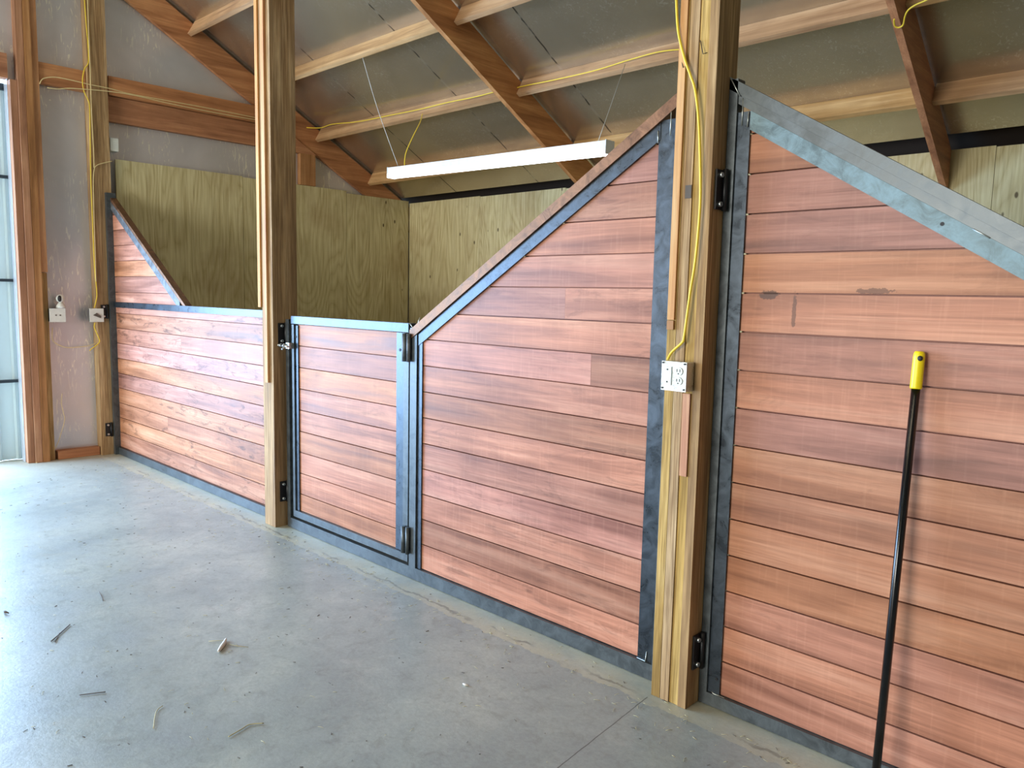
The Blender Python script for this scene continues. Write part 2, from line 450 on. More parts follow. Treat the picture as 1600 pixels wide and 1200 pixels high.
m = MB()
DY0, DY1, DZ = -.715, -5.4, 3.17
rz = lambda y: roofz(y, CT)+.02
m.prism([(4, 0), (DY0, 0), (DY0, rz(DY0)), (4, rz(4))], 0, XW-.1, XW, .1)
m.prism([(DY0, DZ), (DY1, DZ), (DY1, rz(DY1)), (DY0, rz(DY0))], 0, XW-.1, XW, .1)
m.prism([(DY1, 0), (-12, 0), (-12, rz(-12)), (RIDGE_Y, rz(RIDGE_Y)), (DY1, rz(DY1))], 0, XW-.1, XW, .1)
struct(m.build('wall_left', 'foilwall'))
m = MB(); m.box(-7.6, 7, 3.62, 3.75, 0, 2.42, 0); struct(m.build('wall_back', 'darkvoid'))
m = MB(); m.prism([(4, 0), (-12, 0), (-12, rz(-12)), (RIDGE_Y, rz(RIDGE_Y)), (4, rz(4))], 0, 7, 7.1, 0)
struct(m.build('wall_right', 'shell'))
m = MB(); zt = roofz(-12, CT)
m.box(-7.6, -5.6, -12.1, -12, 0, zt); m.box(-1.2, 7, -12.1, -12, 0, zt); m.box(-5.6, -1.2, -12.1, -12, 4.0, zt)
struct(m.build('wall_front', 'shell'))

# ribbed sliding door leaf standing just outside the gable doorway
pts = []; y = DY0+.12
prof = []
while y > -.95:
    prof += [(XW-.17, y), (XW-.17, y-.10), (XW-.145, y-.115), (XW-.145, y-.135), (XW-.17, y-.15)]
    y -= .15
m = MB(); back = [(a-.006, b) for a, b in prof[::-1]]
for i in range(len(prof)-1):
    m.prism([prof[i], prof[i+1], (prof[i+1][0]-.006, prof[i+1][1]), (prof[i][0]-.006, prof[i][1])], 2, .004, 3.15, .2)
dr = struct(m.build('door_1', 'door', origin=(XW-.17, DY0, 0)))
m = MB()
for z in (.69, 1.545, 2.40): m.box(XW-.15, XW-.11, -1.05, DY0+.12, z-.012, z+.012)
m.box(XW-.15, XW-.11, -1.05, -.66, 3.10, 3.15)
o = m.build('door_rail', 'doorframe', dr)

# ------------------------------------------------------------------ plywood lining
def sheet(x0, x1, y0, y1, z0, z1, label):
    m = MB(.002); m.box(x0, x1, y0, y1, z0, z1)
    return tag(m.build('plywood_sheet', 'ply', origin=((x0+x1)/2, (y0+y1)/2, z0)), label, 'plywood', 'plywood sheets lining the stalls')
xl = -7.45
for (a, b, t, lab) in ((.075, 1.265, 2.635, 'left gable plywood sheet nearest the corner post, seen above the far stall boards'),
                  (1.269, 2.485, 2.625, 'middle plywood sheet of the left gable lining, directly behind the slim timber post'),
                  (2.489, YP-.014, 2.60, 'shaded plywood sheet of the gable lining ending at the inside corner')):
    sheet(xl-.018, xl, a, b, .01, t, lab)
x = xl; k = 0
labs = ['back plywood sheet touching the inside corner of the stall', 'second back plywood sheet from the inside corner, below the left end of the strip light',
        'third back plywood sheet from the inside corner, mostly behind the rising stall front', 'back plywood sheet hidden behind the widest part of the middle stall front',
        'back plywood sheet left of the right-hand rafter foot', 'back plywood sheet right of the right-hand rafter foot']
while k < 6:
    x1 = x+1.218
    tz = 2.575-.008*k
    sheet(x, x1-.003, YP, YP+.018, .01, tz, labs[k])
    x = x1; k += 1

# ------------------------------------------------------------------ roof timbers
def rafter(x0, x1, y1, lab, ytop=RIDGE_Y, skew=0.0):
    m = MB(.004)
    h = .28
    m.prism([(ytop, CB-KR*ytop), (y1, CB-KR*y1), (y1, CB-KR*y1+h), (ytop, CB-KR*ytop+h)], 0, x0, x1)
    for v in m.bm.verts: v.co.x += skew*(v.co.y-2.6)
    return tag(m.build('rafter', 'rafter', origin=((x0+x1)/2, y1, CB-KR*y1)), lab, 'rafter', 'sloping rafters')
rafter(-7.515, -7.472, YP+.1, 'sloping rafter flat against the left gable foil wall')
rafter(-4.53, -4.488, YP-.003, 'wide sloping rafter in the centre, descending behind the strip light')
rafter(-1.628, -1.588, YP-.003, 'steep-looking rafter at the right, a loop of yellow cable hanging under it', skew=-.05)
YU = [2.85, 2.175, 1.50, .825]
bays = [(-7.470, -4.532, 'left'), (-4.486, -1.634, 'middle'), (-1.583, 1.4, 'right')]
rown = ['lowest', 'second lowest', 'third', 'topmost']
for i, yb in enumerate(YU):
    for (a, b, nm) in bays:
        if nm == 'right' and i > 1: continue
        m = MB(.003)
        # 2x6 on edge: uphill face and underside are what one sees; top face touches the foil
        n = Vector((0, .4886, .8725)); u = Vector((0, .8725, -.4886))
        base = Vector((0, yb, CT-KR*yb-.001))
        p = [base, base+u*.038, base+u*.038-n*.14, base-n*.14]
        sk = -.05*(yb-2.6)
        m.prism([(q.y, q.z) for q in p], 0, a+(sk if nm == 'right' else 0), b+(sk if nm == 'middle' else 0))
        where = {'left': 'between the gable rafter and the centre rafter', 'middle': 'between the centre rafter and the right rafter', 'right': 'right of the right-hand rafter'}[nm]
        tag(m.build('purlin', 'purlin', origin=((a+b)/2, yb, base.z)), '%s pale purlin %s' % (rown[i], where), 'purlin', 'roof purlins between the rafters')
# far eave: added dark panel, shade of the open gap as plain colour
m = MB(); m.box(-7.45, 7, 3.45, 3.6, 2.3, roofz(3.6, CT)+.06, 0); struct(m.build('trim_3', 'darkvoid'), 'dark panel painted as the shaded gap behind the plywood top')

# ------------------------------------------------------------------ timbers on the left gable
def P(xm, zm, y=-.02):            # measured on the plane y = 0, moved along the line of sight to plane y
    s = (y-CAMY)/(-CAMY); return xm*s, CAMZ+(zm-CAMZ)*s

m = MB(.003); m.prism([(.03, 2.955), ((CB-2.955)/KR-.01, 2.955), ((CB-3.17)/KR-.01, 3.17), (.03, 3.17)], 0, XW+.002, -7.462)
tag(m.build('wall_girt', 'wallbeam', origin=(-7.49, .03, 2.955)), 'broad smooth brown girt on the left gable, under the girt carrying yellow cables', 'wall beam')
m = MB(.003); m.prism([(.03, 3.175), ((CB-3.175)/KR-.01, 3.175), ((CB-3.335)/KR-.01, 3.335), (.03, 3.335)], 0, XW+.002, -7.425)
tag(m.build('wall_girt', 'wallbeam', origin=(-7.47, .03, 3.175)), 'rough reddish girt right of the corner post with two yellow cables strung along it', 'wall beam')
m = MB(.003); m.box(XW+.002, -7.45, -.498, -.145, 3.17, 3.34)
tag(m.build('wall_girt', 'wallbeam', origin=(-7.48, -.498, 3.17)), 'short brown girt between the door jamb timbers and the corner post', 'wall beam')
m = MB(.003); m.box(XW+.002, -7.44, -3.2, -.725, 3.16, 3.35)
tag(m.build('door_header', 'wallbeam', origin=(-7.48, -1, 3.17)), 'grey-brown timber header above the pale ribbed door', 'wall beam')
m = MB(.003); m.box(XW+.002, -7.44, -.485, -.147, 0.002, .075)
tag(m.build('sill_plate', 'wallbeam', origin=(-7.48, -.3, 0)), 'dark sill board on the floor between door jamb and corner post', 'timber')
t = thing('door_jamb', (-7.46, -.6, 0), 'tall jamb of stacked reddish timbers beside the pale ribbed door', 'door jamb')
m = MB(.003); m.box(XW+.002, -7.42, -.66, -.61, .001, 4.7); m.build('jamb_board', 'stud', t)
m = MB(.003); m.box(XW+.002, -7.415, -.607, -.555, .001, 4.7); m.build('jamb_board', 'stud', t)
m = MB(.003); m.box(XW+.002, -7.43, -.552, -.505, 1.62, 4.7); m.build('jamb_board', 'stud', t)
m = MB(.003); m.box(XW+.002, -7.455, -.552, -.505, .001, 1.617); m.build('jamb_board', 'post', t)
m = MB(.003); m.box(XW+.002, -7.44, -.712, -.663, .001, 3.155); m.build('door_stop', 'stud', t)
t = thing('timber_post', (-7.47, -.06, 0), 'corner post at the left gable with yellow cables running down its edge', 'post', 'timber posts carrying the stall fronts')
m = MB(.006); m.box(XW+.002, -7.405, -.14, .015, .001, 4.09); m.build('post_body', 'post', t)
m = MB(.004); m.box(XW+.002, -7.455, 1.92, 2.10, 2.63, 2.954)
tag(m.build('wall_stud', 'stud', origin=(-7.49, 2.0, 2.63)), 'short orange stud under the wall girt, just right of the slim post', 'stud')

# ------------------------------------------------------------------ the two free posts
t = thing('timber_post', (-4.49, 0, 0), 'slim weathered timber post left of the small gate, pale offcut strips nailed to its front', 'post', 'timber posts carrying the stall fronts')
m = MB(.006); m.box(-4.55, -4.42, -.085, .085, .001, 4.09); m.build('post_body', 'post', t)
m = MB(.003); m.box(-4.585, -4.552, -.095, -.03, 1.40, 4.09); m.build('nailed_strip', 'scab', t)
m = MB(.003); m.box(-4.50, -4.46, -.103, -.087, .93, 4.09); m.build('nailed_strip', 'scab', t)
t = thing('timber_post', (-1.475, -.03, 0), 'thick laminated post in the foreground with a metal outlet box', 'post', 'timber posts carrying the stall fronts')
zb = [(-1.553, -1.517), (-1.515, -1.478), (-1.476, -1.440), (-1.438, -1.404)]
for i, (a, b) in enumerate(zb):
    m = MB(.003)
    m.box(a, b, -.10+(.004 if i == 2 else 0), .038, .001, 4.09)
    m.build('laminated_ply', 'post', t)
m = MB(.003); m.box(-1.549, -1.521, -.110, -.1005, 1.43, 4.05); m.build('nailed_strip', 'scab', t)
m = MB(.003); m.box(-1.472, -1.443, -.106, -.0965, .87, 1.17); m.build('nailed_strip', 'scab', t)
m = MB(.002); m.box(-1.549, -1.522, -.111, -.1005, 1.395, 1.427); m.build('strip_end', 'stud', t)
m = MB(.004)
m.box(-1.503, -1.478, -.103, -.1003, 1.855, 1.90, .5)
m.build('dark_knot', MT['twig'], t)
# two bent nails in the front face
for (z, x, ln) in ((2.33, -1.452, .05), (2.30, -1.528, .05)):
    m = MB(); m.tube([(x-.018, -.103, z+ln), (x, -.112, z), (x+.012, -.104, z+.004)], .0016, 6); m.build('bent_nail', 'dark', t)

# ------------------------------------------------------------------ stall fronts
TF, TB = -.012, .036          # steel tube front / back
RF = -.003                   # trim front
BF = .006                   # board front
def clip(poly, a, b, c):    # keep a*x+b*z<=c
    out = []
    for i in range(len(poly)):
        p, q = poly[i], poly[(i+1) % len(poly)]
        dp, dq = a*p[0]+b*p[1]-c, a*q[0]+b*q[1]-c
        if dp <= 0: out.append(p)
        if (dp < 0 < dq) or (dq < 0 < dp):
            t_ = dp/(dp-dq); out.append((p[0]+(q[0]-p[0])*t_, p[1]+(q[1]-p[1])*t_))
    return out
def boards(parent, poly, z0, pitch, joints=(), name='plank_infill', seed=0, mat='board'):
    """tongue-and-groove planks filling a convex outline, one mesh"""
    rnd = random.Random(seed)
    zs = [p[1] for p in poly]; xs = [p[0] for p in poly]
    m = MB()
    k0 = math.floor((min(zs)-z0)/pitch)
    k = k0
    while z0+k*pitch < max(zs):
        a, b = z0+k*pitch, z0+(k+1)*pitch
        cuts = sorted([j[1] for j in joints if j[0] == k])
        ed = [min(xs)-.1]+cuts+[max(xs)+.1]
        for i in range(len(ed)-1):
            p = clip(poly, 0, 1, b-.0028); p = clip(p, 0, -1, -(a+.0028)) if p else p
            p = clip(p, 1, 0, ed[i+1]-(.0006 if i+1 < len(ed)-1 else 0)) if p else p
            p = clip(p, -1, 0, -(ed[i]+(.0006 if i else 0))) if p else p
            if len(p) >= 3:
                q = [p[0]]
                for v in p[1:]:
                    if math.hypot(v[0]-q[-1][0], v[1]-q[-1][1]) > 1e-4: q.append(v)
                if math.hypot(q[0][0]-q[-1][0], q[0][1]-q[-1][1]) < 1e-4: q.pop()
                if len(q) >= 3: m.prism(q, 1, BF+rnd.uniform(0, .0012), BF+.020, rnd.random())
        k += 1
    m.prism(poly, 1, BF+.0205, BF+.028, .3)
    return m.build(name, mat, parent)
def band(line_z, x0, x1, up, dn_, y0, y1, m):
    """sloped bar between two parallels below the line z = f(x)"""
    m.prism([(x0, line_z(x0)-up), (x1, line_z(x1)-up), (x1, line_z(x1)-dn_), (x0, line_z(x0)-dn_)], 1, y0, y1)
def hinge(parent, x, y, z, h=.125):
    m = MB(.001)
    m.box(x+.002, x+.008, y-.022, y+.022, z, z+h)
    m.cyl((x+.014, y+.026, z-.004), (x+.014, y+.026, z+h+.004), .009)
    hg = m.build('hinge', 'black', parent)
    for zz in (z+.018, z+h-.018):
        b = MB(); b.cyl((x+.008, y, zz), (x+.019, y, zz), .009, 6); b.build('bolt_head', 'zinc', hg)
    return hg
def weld(m, pts):
    b = MB(); b.tube(pts, .0022, 6); b.build('weld_bead', 'weld', t)

# --- bay 3, foreground right
t = thing('horse_stall', (-.6, 0, 0), 'large foreground stall front at the right, steel rail sloping down to the right', 'stall', 'steel framed cedar stall fronts')
L3 = lambda x: P(0, 2.257-.607*(x/.992+1.386))[1]
xa, xb, xe = -1.402, -1.370, .12
m = MB(.003)
m.box(xa, xb, TF, TB, .05, L3(xa)-.01)
m.box(xa, xe, TF, TB, .002, .05)
m.box(xe-.05, xe, TF, TB, .05, L3(xe)-.05)
m.build('outer_frame', 'tube', t)
m = MB(.005); band(L3, xa, xe, 0.0, .041, TF, TB, m); band(L3, xb-.03, xe, .0415, .073, TF+.006, TB, m)
m.build('sloping_rail', 'tube', t)
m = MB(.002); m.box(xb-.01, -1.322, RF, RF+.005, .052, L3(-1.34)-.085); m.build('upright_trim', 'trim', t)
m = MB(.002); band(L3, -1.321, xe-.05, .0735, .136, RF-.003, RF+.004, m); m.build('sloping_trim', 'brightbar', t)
poly = clip([(-1.326, .052), (xe-.05, .052), (xe-.05, 3), (-1.326, 3)], .607, 1, .607*0+L3(0)-.09)
boards(t, poly, .045, .1350, joints=[(4, -.35)], seed=31, mat='board_near')
weld(m, [(-1.401, TF-.001, L3(-1.40)+.0), (-1.36, TF-.003, L3(-1.36)-.045)])
weld(m, [(-1.352, RF-.002, 2.10), (-1.352, RF-.002, 2.19)]); weld(m, [(-1.352, RF-.002, .056), (-1.345, RF-.002, .05), (-1.30, RF-.002, .05)])
weld(m, [(-1.327, RF-.005, L3(-1.327)-.08), (-1.33, RF-.005, L3(-1.327)-.13)])
weld(m, [(-.62, RF-.004, L3(-.62)-.074), (-.575, RF-.004, L3(-.575)-.074)])
hinge(t, -1.404, -.055, 1.815, .135); hinge(t, -1.404, -.05, .145, .13)
m = MB(); m.cyl((-.70, RF-.004, L3(-.70)-.105), (-.70, RF-.001, L3(-.70)-.105), .006, 8); m.build('screw_hole', 'dark', t)
m = MB(); m.cyl((-1.335, RF-.003, .11), (-1.335, RF, .11), .005, 8); m.build('screw_hole', 'dark', t)

# --- bay 2, middle
t = thing('horse_stall', (-3.0, 0, 0), 'middle stall front between the two free posts, rail rising steeply to the right', 'stall', 'steel framed cedar stall fronts')
L2 = lambda x: P(0, 1.350+.603*(x/.992+3.12))[1]
xs0, xs1 = P(-3.175, 0)[0], P(-3.121, 0)[0]
xr0, xr1 = P(-1.626, 0)[0], P(-1.572, 0)[0]
xr1 = -1.557
m = MB(.003)
m.box(-4.395, xr1, TF, TB, .002, .066)
m.box(xr0, xr1, TF, TB, .066, L2(xr0)-.03)
m.box(xs0, xs1, TF, TB, .066, 1.33)
m.box(-4.395, -4.36, TF, TB, .066, 1.33)
m.build('outer_frame', 'tube', t)
m = MB(.003); band(L2, xs0, xr1, 0, .050, RF-.014, TB+.01, m); m.build('sloping_rail', 'brown_reflection', t)
tx0, tx1 = P(-3.118, 0, RF)[0], P(-3.066, 0, RF)[0]
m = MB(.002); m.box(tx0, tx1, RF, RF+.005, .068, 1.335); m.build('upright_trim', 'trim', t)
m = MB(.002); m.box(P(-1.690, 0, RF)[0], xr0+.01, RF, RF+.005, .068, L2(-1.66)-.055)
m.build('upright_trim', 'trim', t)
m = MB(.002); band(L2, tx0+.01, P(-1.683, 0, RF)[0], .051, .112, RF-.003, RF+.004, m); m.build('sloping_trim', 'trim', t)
poly = clip([(tx1-.004, .068), (P(-1.690, 0, RF)[0]+.004, .068), (P(-1.69, 0, RF)[0]+.004, 3), (tx1-.004, 3)], -.603, 1, L2(0)-.1)
boards(t, poly, .067, .1342, joints=[(10, -2.13), (8, -1.98)], seed=12)
weld(m, [(xs0, TF-.003, 1.352), (xs0+.03, TF-.003, 1.325)]); weld(m, [(tx0+.01, RF-.004, 1.335), (tx0+.035, RF-.004, 1.385)])
weld(m, [(-1.688, RF-.003, .07), (-1.648, RF-.003, .068), (-1.643, RF-.003, .11)]); weld(m, [(-1.632, TF-.002, 2.10), (-1.632, TF-.002, 2.19)])
weld(m, [(-1.688, RF-.005, 2.08), (-1.69, RF-.005, 2.125)])
hinge(t, -4.42, -.03, 1.175, .13); hinge(t, -4.42, -.03, .165, .13)

# gate hung in bay 2
gt = thing('stall_gate', (-3.75, 0, .1), 'half-height cedar gate with steel frame, hinged left of the tall middle panel', 'gate')
gx0, gx1 = P(-4.38, 0)[0], P(-4.333, 0)[0]
hx0, hx1 = P(-3.229, 0)[0], P(-3.182, 0)[0]
m = MB(.003)
m.box(gx0+.022, gx1, TF, TB, .084, 1.30); m.box(hx0, hx1-.004, TF, TB, .084, 1.30)
m.box(gx0+.022, hx1-.004, TF, TB, 1.305, 1.352)
m.box(gx1, hx0, TF, TB, .084, .126)
m.build('gate_frame', 'tube', gt)
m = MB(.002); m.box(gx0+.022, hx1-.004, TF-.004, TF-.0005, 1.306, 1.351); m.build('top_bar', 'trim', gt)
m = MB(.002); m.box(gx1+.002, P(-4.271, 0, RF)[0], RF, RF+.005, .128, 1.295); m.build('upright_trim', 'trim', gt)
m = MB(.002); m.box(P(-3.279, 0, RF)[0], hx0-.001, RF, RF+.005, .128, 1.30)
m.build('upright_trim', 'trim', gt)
ga, gb = P(-4.275, 0, RF)[0], P(-3.275, 0, RF)[0]
boards(gt, [(ga, .128), (gb, .128), (gb, 1.303), (ga, 1.303)], 1.303-9*.1335, .1335, seed=5)
for z in (1.155, .135):
    m = MB(); zc = z
    m.cyl((hx1-.022, TF-.014, zc), (hx1-.022, TF-.014, zc+.145), .013)
    m.cyl((hx1+.012, TF-.014, zc), (hx1+.012, TF-.014, zc+.145), .011)
    m.box(hx1-.04, hx1-.012, TF-.004, TF, zc+.005, zc+.14)
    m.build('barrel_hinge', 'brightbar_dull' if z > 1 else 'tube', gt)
m = MB()
lx, ly, lz = -4.385, -.045, P(0, 1.165)[1]
m.cyl((lx-.035, ly, lz), (lx+.07, ly, lz-.005), .006, 10)
m.ball((lx-.038, ly, lz), .011); m.cyl((lx-.012, ly, lz), (lx-.002, ly, lz), .014, 6); m.cyl((lx+.028, ly, lz), (lx+.036, ly, lz), .014, 6)
m.box(lx+.035, lx+.072, ly+.008, TF-.0005, lz-.018, lz+.018); m.cyl((lx+.045, ly, lz-.005), (lx+.052, ly-.03, lz-.02), .005, 8)
m.build('slide_bolt', 'zinc', gt)
m = MB(); m.cyl((-4.285, RF-.002, 1.225), (-4.285, RF, 1.225), .007, 8); m.build('screw_hole', 'dark', gt)
m = MB(); m.cyl((-3.245, RF-.002, 1.21), (-3.245, RF, 1.21), .008, 8); m.build('screw_hole', 'dark', gt)

# --- bay 1, far left
t = thing('horse_stall', (-6.0, 0, 0), 'far left stall front, low boards with a small triangular wing beside the corner post', 'stall', 'steel framed cedar stall fronts')
ux0, ux1 = -7.402, -7.362
L1 = lambda x: P(0, 1.377-.608*(x/.992+5.888))[1]
m = MB(.003)
m.box(ux0, ux1, TF-.03, TB, .002, L1(ux0)+.0)
m.box(ux1, -4.553, TF, TB, .002, .065)
m.box(-4.60, -4.553, TF, TB, .065, 1.328)
m.build('outer_frame', 'tube', t)
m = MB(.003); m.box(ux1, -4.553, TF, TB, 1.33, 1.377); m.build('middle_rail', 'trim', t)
m = MB(.003); band(L1, ux1, P(-5.89, 0)[0], .018, .048, RF-.006, RF+.045, m); m.build('sloping_rail', 'brown_reflection', t)
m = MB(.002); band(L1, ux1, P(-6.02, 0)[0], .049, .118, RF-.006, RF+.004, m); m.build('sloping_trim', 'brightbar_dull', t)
boards(t, [(ux1-.002, .066), (-4.598, .066), (-4.598, 1.331), (ux1-.002, 1.331)], 1.33-9*.1345-.05, .1345, seed=8, joints=[(2, -6.3), (7, -6.0)], mat='board_far')
poly = clip([(ux1-.002, 1.378), (-5.9, 1.378), (-5.9, 3), (ux1-.002, 3)], .608, 1, L1(0)-.1)
boards(t, poly, 1.33, .1345, name='triangular_infill', seed=9)
hinge(t, -7.404, -.085, .17, .12)
hinge(t, -7.404, -.085, 1.23, .12)

# ------------------------------------------------------------------ outlet box on the near post
t = thing('outlet_box', (-1.475, -.11, 1.18), 'square metal outlet box on the laminated post with a duplex outlet and a blank rocker', 'outlet box')
bx0, bx1, by0, by1 = -1.532, -1.432, -.152, -.1065
m = MB(.003); m.box(bx0, bx1, by0, by1, 1.182, 1.284); m.build('box_body', 'zinc', t)
m = MB(.0015); m.box(bx0-.001, bx1+.001, by0-.004, by0-.0003, 1.181, 1.285); cp = m.build('cover_plate', 'zinc', t)
m = MB(.002); m.box(bx0+.010, bx0+.042, by0-.008, by0-.0043, 1.201, 1.266); m.build('rocker_insert', 'plastic', cp)
for z in (1.218, 1.252):
    m = MB(); m.prism([(bx0+.071+.0165*math.cos(a)*1.0, z+.0145*math.sin(a)) for a in [i*math.pi/10 for i in range(20)]], 1, by0-.008, by0-.0043)
    oo = m.build('outlet_face', 'plastic', cp)
    m = MB(); m.box(bx0+.064, bx0+.0665, by0-.0088, by0-.0081, z-.002, z+.008); m.build('outlet_slot', 'dark', cp)
    m = MB(); m.box(bx0+.0755, bx0+.078, by0-.0088, by0-.0081, z-.002, z+.008); m.build('outlet_slot', 'dark', cp)
    m = MB(); m.cyl((bx0+.071, by0-.0088, z-.008), (bx0+.071, by0-.0081, z-.008), .0025, 8)
    m.build('outlet_slot', 'dark', cp)
for (a, b) in ((.006, .007), (.094, .007), (.006, .097), (.094, .097), (.026, .03), (.026, .074)):
    m = MB(); m.cyl((bx0+a, by0-.0095, 1.182+b), (bx0+a, by0-.0042, 1.182+b), .003, 8); m.build('cover_screw', 'dark', cp)

# ------------------------------------------------------------------ boxes and camera on the gable
def wallbox(px0, py0, px1, py1, lab, x=-7.40, wide=.1, name='outlet_box', depth=None, mark=True):
    a, b = on(0, x, px0, py0), on(0, x, px1, py1)
    y0, y1, z0, z1 = min(a.y, b.y), max(a.y, b.y), min(a.z, b.z), max(a.z, b.z)
    t = thing(name, ((XW+x)/2, (y0+y1)/2, z0), lab, 'outlet box')
    m = MB(.002); m.box(XW+.002 if depth is None else x-depth, x-.006, y0+.004, y1-.004, z0+.004, z1-.004); m.build('box_body', 'dark', t)
    m = MB(.002); m.box(x-.0055, x, y0, y1, z0, z1); m.build('cover_plate', 'plastic', t)
    return t, (y0, y1, z0, z1)
t, r = wallbox(77, 482, 103, 503, 'white outlet box on the gable foil with a small white camera standing on it')
m = MB(); yc, zc = (r[0]+r[1])/2, (r[2]+r[3])/2
for dy in (-.012, .02):
    m = MB(); m.cyl((-7.3995, yc+dy, zc), (-7.398, yc+dy, zc), .006, 10); m.build('outlet_slot', 'twig', t)
t, r = wallbox(139.5, 482, 162.5, 503, 'white outlet box on the edge of the corner post with cables above and below it', x=-7.365, depth=.035)
m = MB(); yc, zc = (r[0]+r[1])/2, (r[2]+r[3])/2; m.prism([(yc-.03, zc), (yc+.0, zc+.02), (yc+.035, zc-.01), (yc+.03, zc-.025)], 0, -7.3648, -7.358); m.build('outlet_flap', 'twig', t)
a, b = on(0, -7.42, 172, 215), on(0, -7.42, 185.5, 237)
t = thing('white_box', (-7.47, (a.y+b.y)/2, b.z), 'small plain white box on the foil wall above the plywood, right of the corner post', 'box')
m = MB(.003); m.box(XW+.002, -7.42, a.y, b.y, b.z, a.z); m.build('box_body', 'plastic', t)
c = on(0, -7.43, 95, 481); cy = c.y; cz = c.z+.006
t = thing('security_camera', (-7.43, cy, cz), 'small white camera with black lens face standing on the left outlet box', 'camera')
m = MB(); m.tube([(-7.43, cy, cz-.008), (-7.43, cy, cz+.012), (-7.43, cy, cz+.03), (-7.43, cy, cz+.045)], .036, 16, taper=[1, .95, .6, .35]); m.build('camera_foot', 'plastic', t)
m = MB(); m.ball((-7.43, cy, cz+.073), .034); m.build('camera_head', 'plastic', t)
m = MB(); m.ball((-7.408, cy-.012, cz+.073), .022, (.7, .75, 1.25)); m.build('lens_face', 'dark', t)

# ------------------------------------------------------------------ strip light
yl = 1.72
A, B = on(1, yl, 612, 271), on(1, yl, 952, 231)
t = thing('strip_light', (A.x, yl, A.z), 'long white strip light hanging under the rafters, switched on', 'strip light')
dirv = (B-A).normalized()
m = MB(.004); m.beam(A+Vector((0, 0, .018)), B+Vector((0, 0, .018)), .09, .05); m.build('lamp_housing', 'lamp_body', t)
m = MB(.004)
m.beam(A+dirv*.012+Vector((0, 0, -.022)), B-dirv*.012+Vector((0, 0, -.026)), .078, .036); m.build('lamp_lens', 'lamp', t)
for q, s in ((A, -1), (B, 1)):
    m = MB(.002); m.beam(q+dirv*s*.001+Vector((0, 0, .002)), q+dirv*s*.006+Vector((0, 0, .002)), .094, .092); m.build('end_cap', 'lamp_body', t)
top = onroof(CT-.15, 566, 88)
m = MB(); m.tube(smooth([top, on(1, 1.6, 590, 170), A+dirv*.1+Vector((0, 0, .04))]), .0025, 6); tag(m.build('hanging_wire', 'wire', origin=top), 'thin wire from a purlin to the left end of the strip light', 'wire', 'wires holding the strip light')
top = onroof(CT-.15, 977, 100)
m = MB(); m.tube([top, B-dirv*.1+Vector((0, 0, .04))], .0022, 6); tag(m.build('hanging_wire', 'wire', origin=top), 'thin wire from a purlin to the right end of the strip light', 'wire', 'wires holding the strip light')

# ------------------------------------------------------------------ cables
cable('power_cable', [on(1, -.118, *q) for q in ((1057, -40), (1057, 0), (1060, 50), (1070, 92), (1079, 118), (1086, 140), (1091, 180), (1093.5, 230), (1094.5, 300), (1092, 350), (1086, 410), (1078, 460), (1069, 525), (1066, 535), (1050, 550), (1042, 568))][:-1]+[Vector((-1.528, -.128, 1.287))],
      .0048, 'cable', 'bright yellow cable running down the laminated post into the outlet box')
def rp(c, *q): return [onroof(c, *p) for p in q]
cu = CT-.10
cable('power_cable', rp(CT-.105, (790, 166), (794, 160), (798, 146), (806, 138), (825, 133), (870, 124), (930, 110), (985, 93), (1030, 81), (1066, 77)), .0045, 'cable', 'yellow cable along the purlin between centre rafter and laminated post, end curling down')
cable('power_cable', rp(CT-.105, (1130, 66), (1163, 60), (1220, 47), (1290, 33), (1350, 16), (1393, 3)), .0045, 'cable', 'yellow cable along the purlin right of the laminated post')
cable('power_cable', [onroof(CB-.02, *p) for p in ((1397, 30), (1398, 40), (1404, 43), (1411, 39), (1414, 26), (1419, 16), (1430, 8), (1448, 0), (1470, -12))], .0045, 'cable', 'loop of yellow cable hanging under the right rafter')
cable('power_cable', rp(CT-.105, (440, 197), (462, 198), (498, 200), (520, 194), (560, 190), (610, 180), (655, 171), (700, 160), (740, 152), (775, 143)), .0045, 'cable', 'yellow cable along the purlin between the slim post and the centre rafter')
cable('power_cable', [onroof(CT-.165, 660, 178), on(1, 1.9, 656, 192), on(1, 1.8, 645, 214), on(1, 1.75, 634, 240), on(1, yl, 632, 262)], .0045, 'cable', 'short yellow cord dropping from the purlin to the strip light')
xc = -7.395
cable('power_cable', [on(0, xc, *p) for p in ((62, 131), (66, 124), (75, 121), (90, 121), (115, 126), (140, 132), (170, 138), (205, 147), (260, 157), (320, 168), (380, 180), (420, 188))], .004, 'palecable', 'upper yellow cable strung across the gable girts, looping back at the door jamb')
cable('power_cable', [on(0, xc+.006, *p) for p in ((74, 137), (90, 139), (110, 138), (140, 140), (172, 143), (210, 149), (262, 161), (320, 173), (380, 184), (420, 190))], .004, 'palecable', 'lower yellow cable strung across the gable girts')
cable('power_cable', [on(0, xc, *p) for p in ((131, -30), (132, 0), (135, 40), (138, 75), (138, 98), (132, 108), (129, 125), (131, 142), (137, 155), (140, 168), (141, 220), (142, 280), (144, 330), (146, 380), (148, 420), (151, 452), (151, 466), (147, 478))][:-1]+[on(0, -7.38, 147.5, 481)], .0045, 'cable', 'yellow cable running down the left edge of the corner post to its white box')
cable('power_cable', [on(0, xc+.004, *p) for p in ((136, -30), (137, 0), (139, 60), (141, 110), (143, 170), (146, 230), (147, 262))], .004, 'palecable', 'pale second cable down the upper part of the corner post')
cable('power_cable', [on(0, xc+.006, *p) for p in ((175, 252), (165, 254), (152, 258), (147, 266), (146, 290), (147, 340), (149, 400), (150, 440))], .0035, 'palecable', 'thin pale cord bent across the corner post at the height of the plywood top')
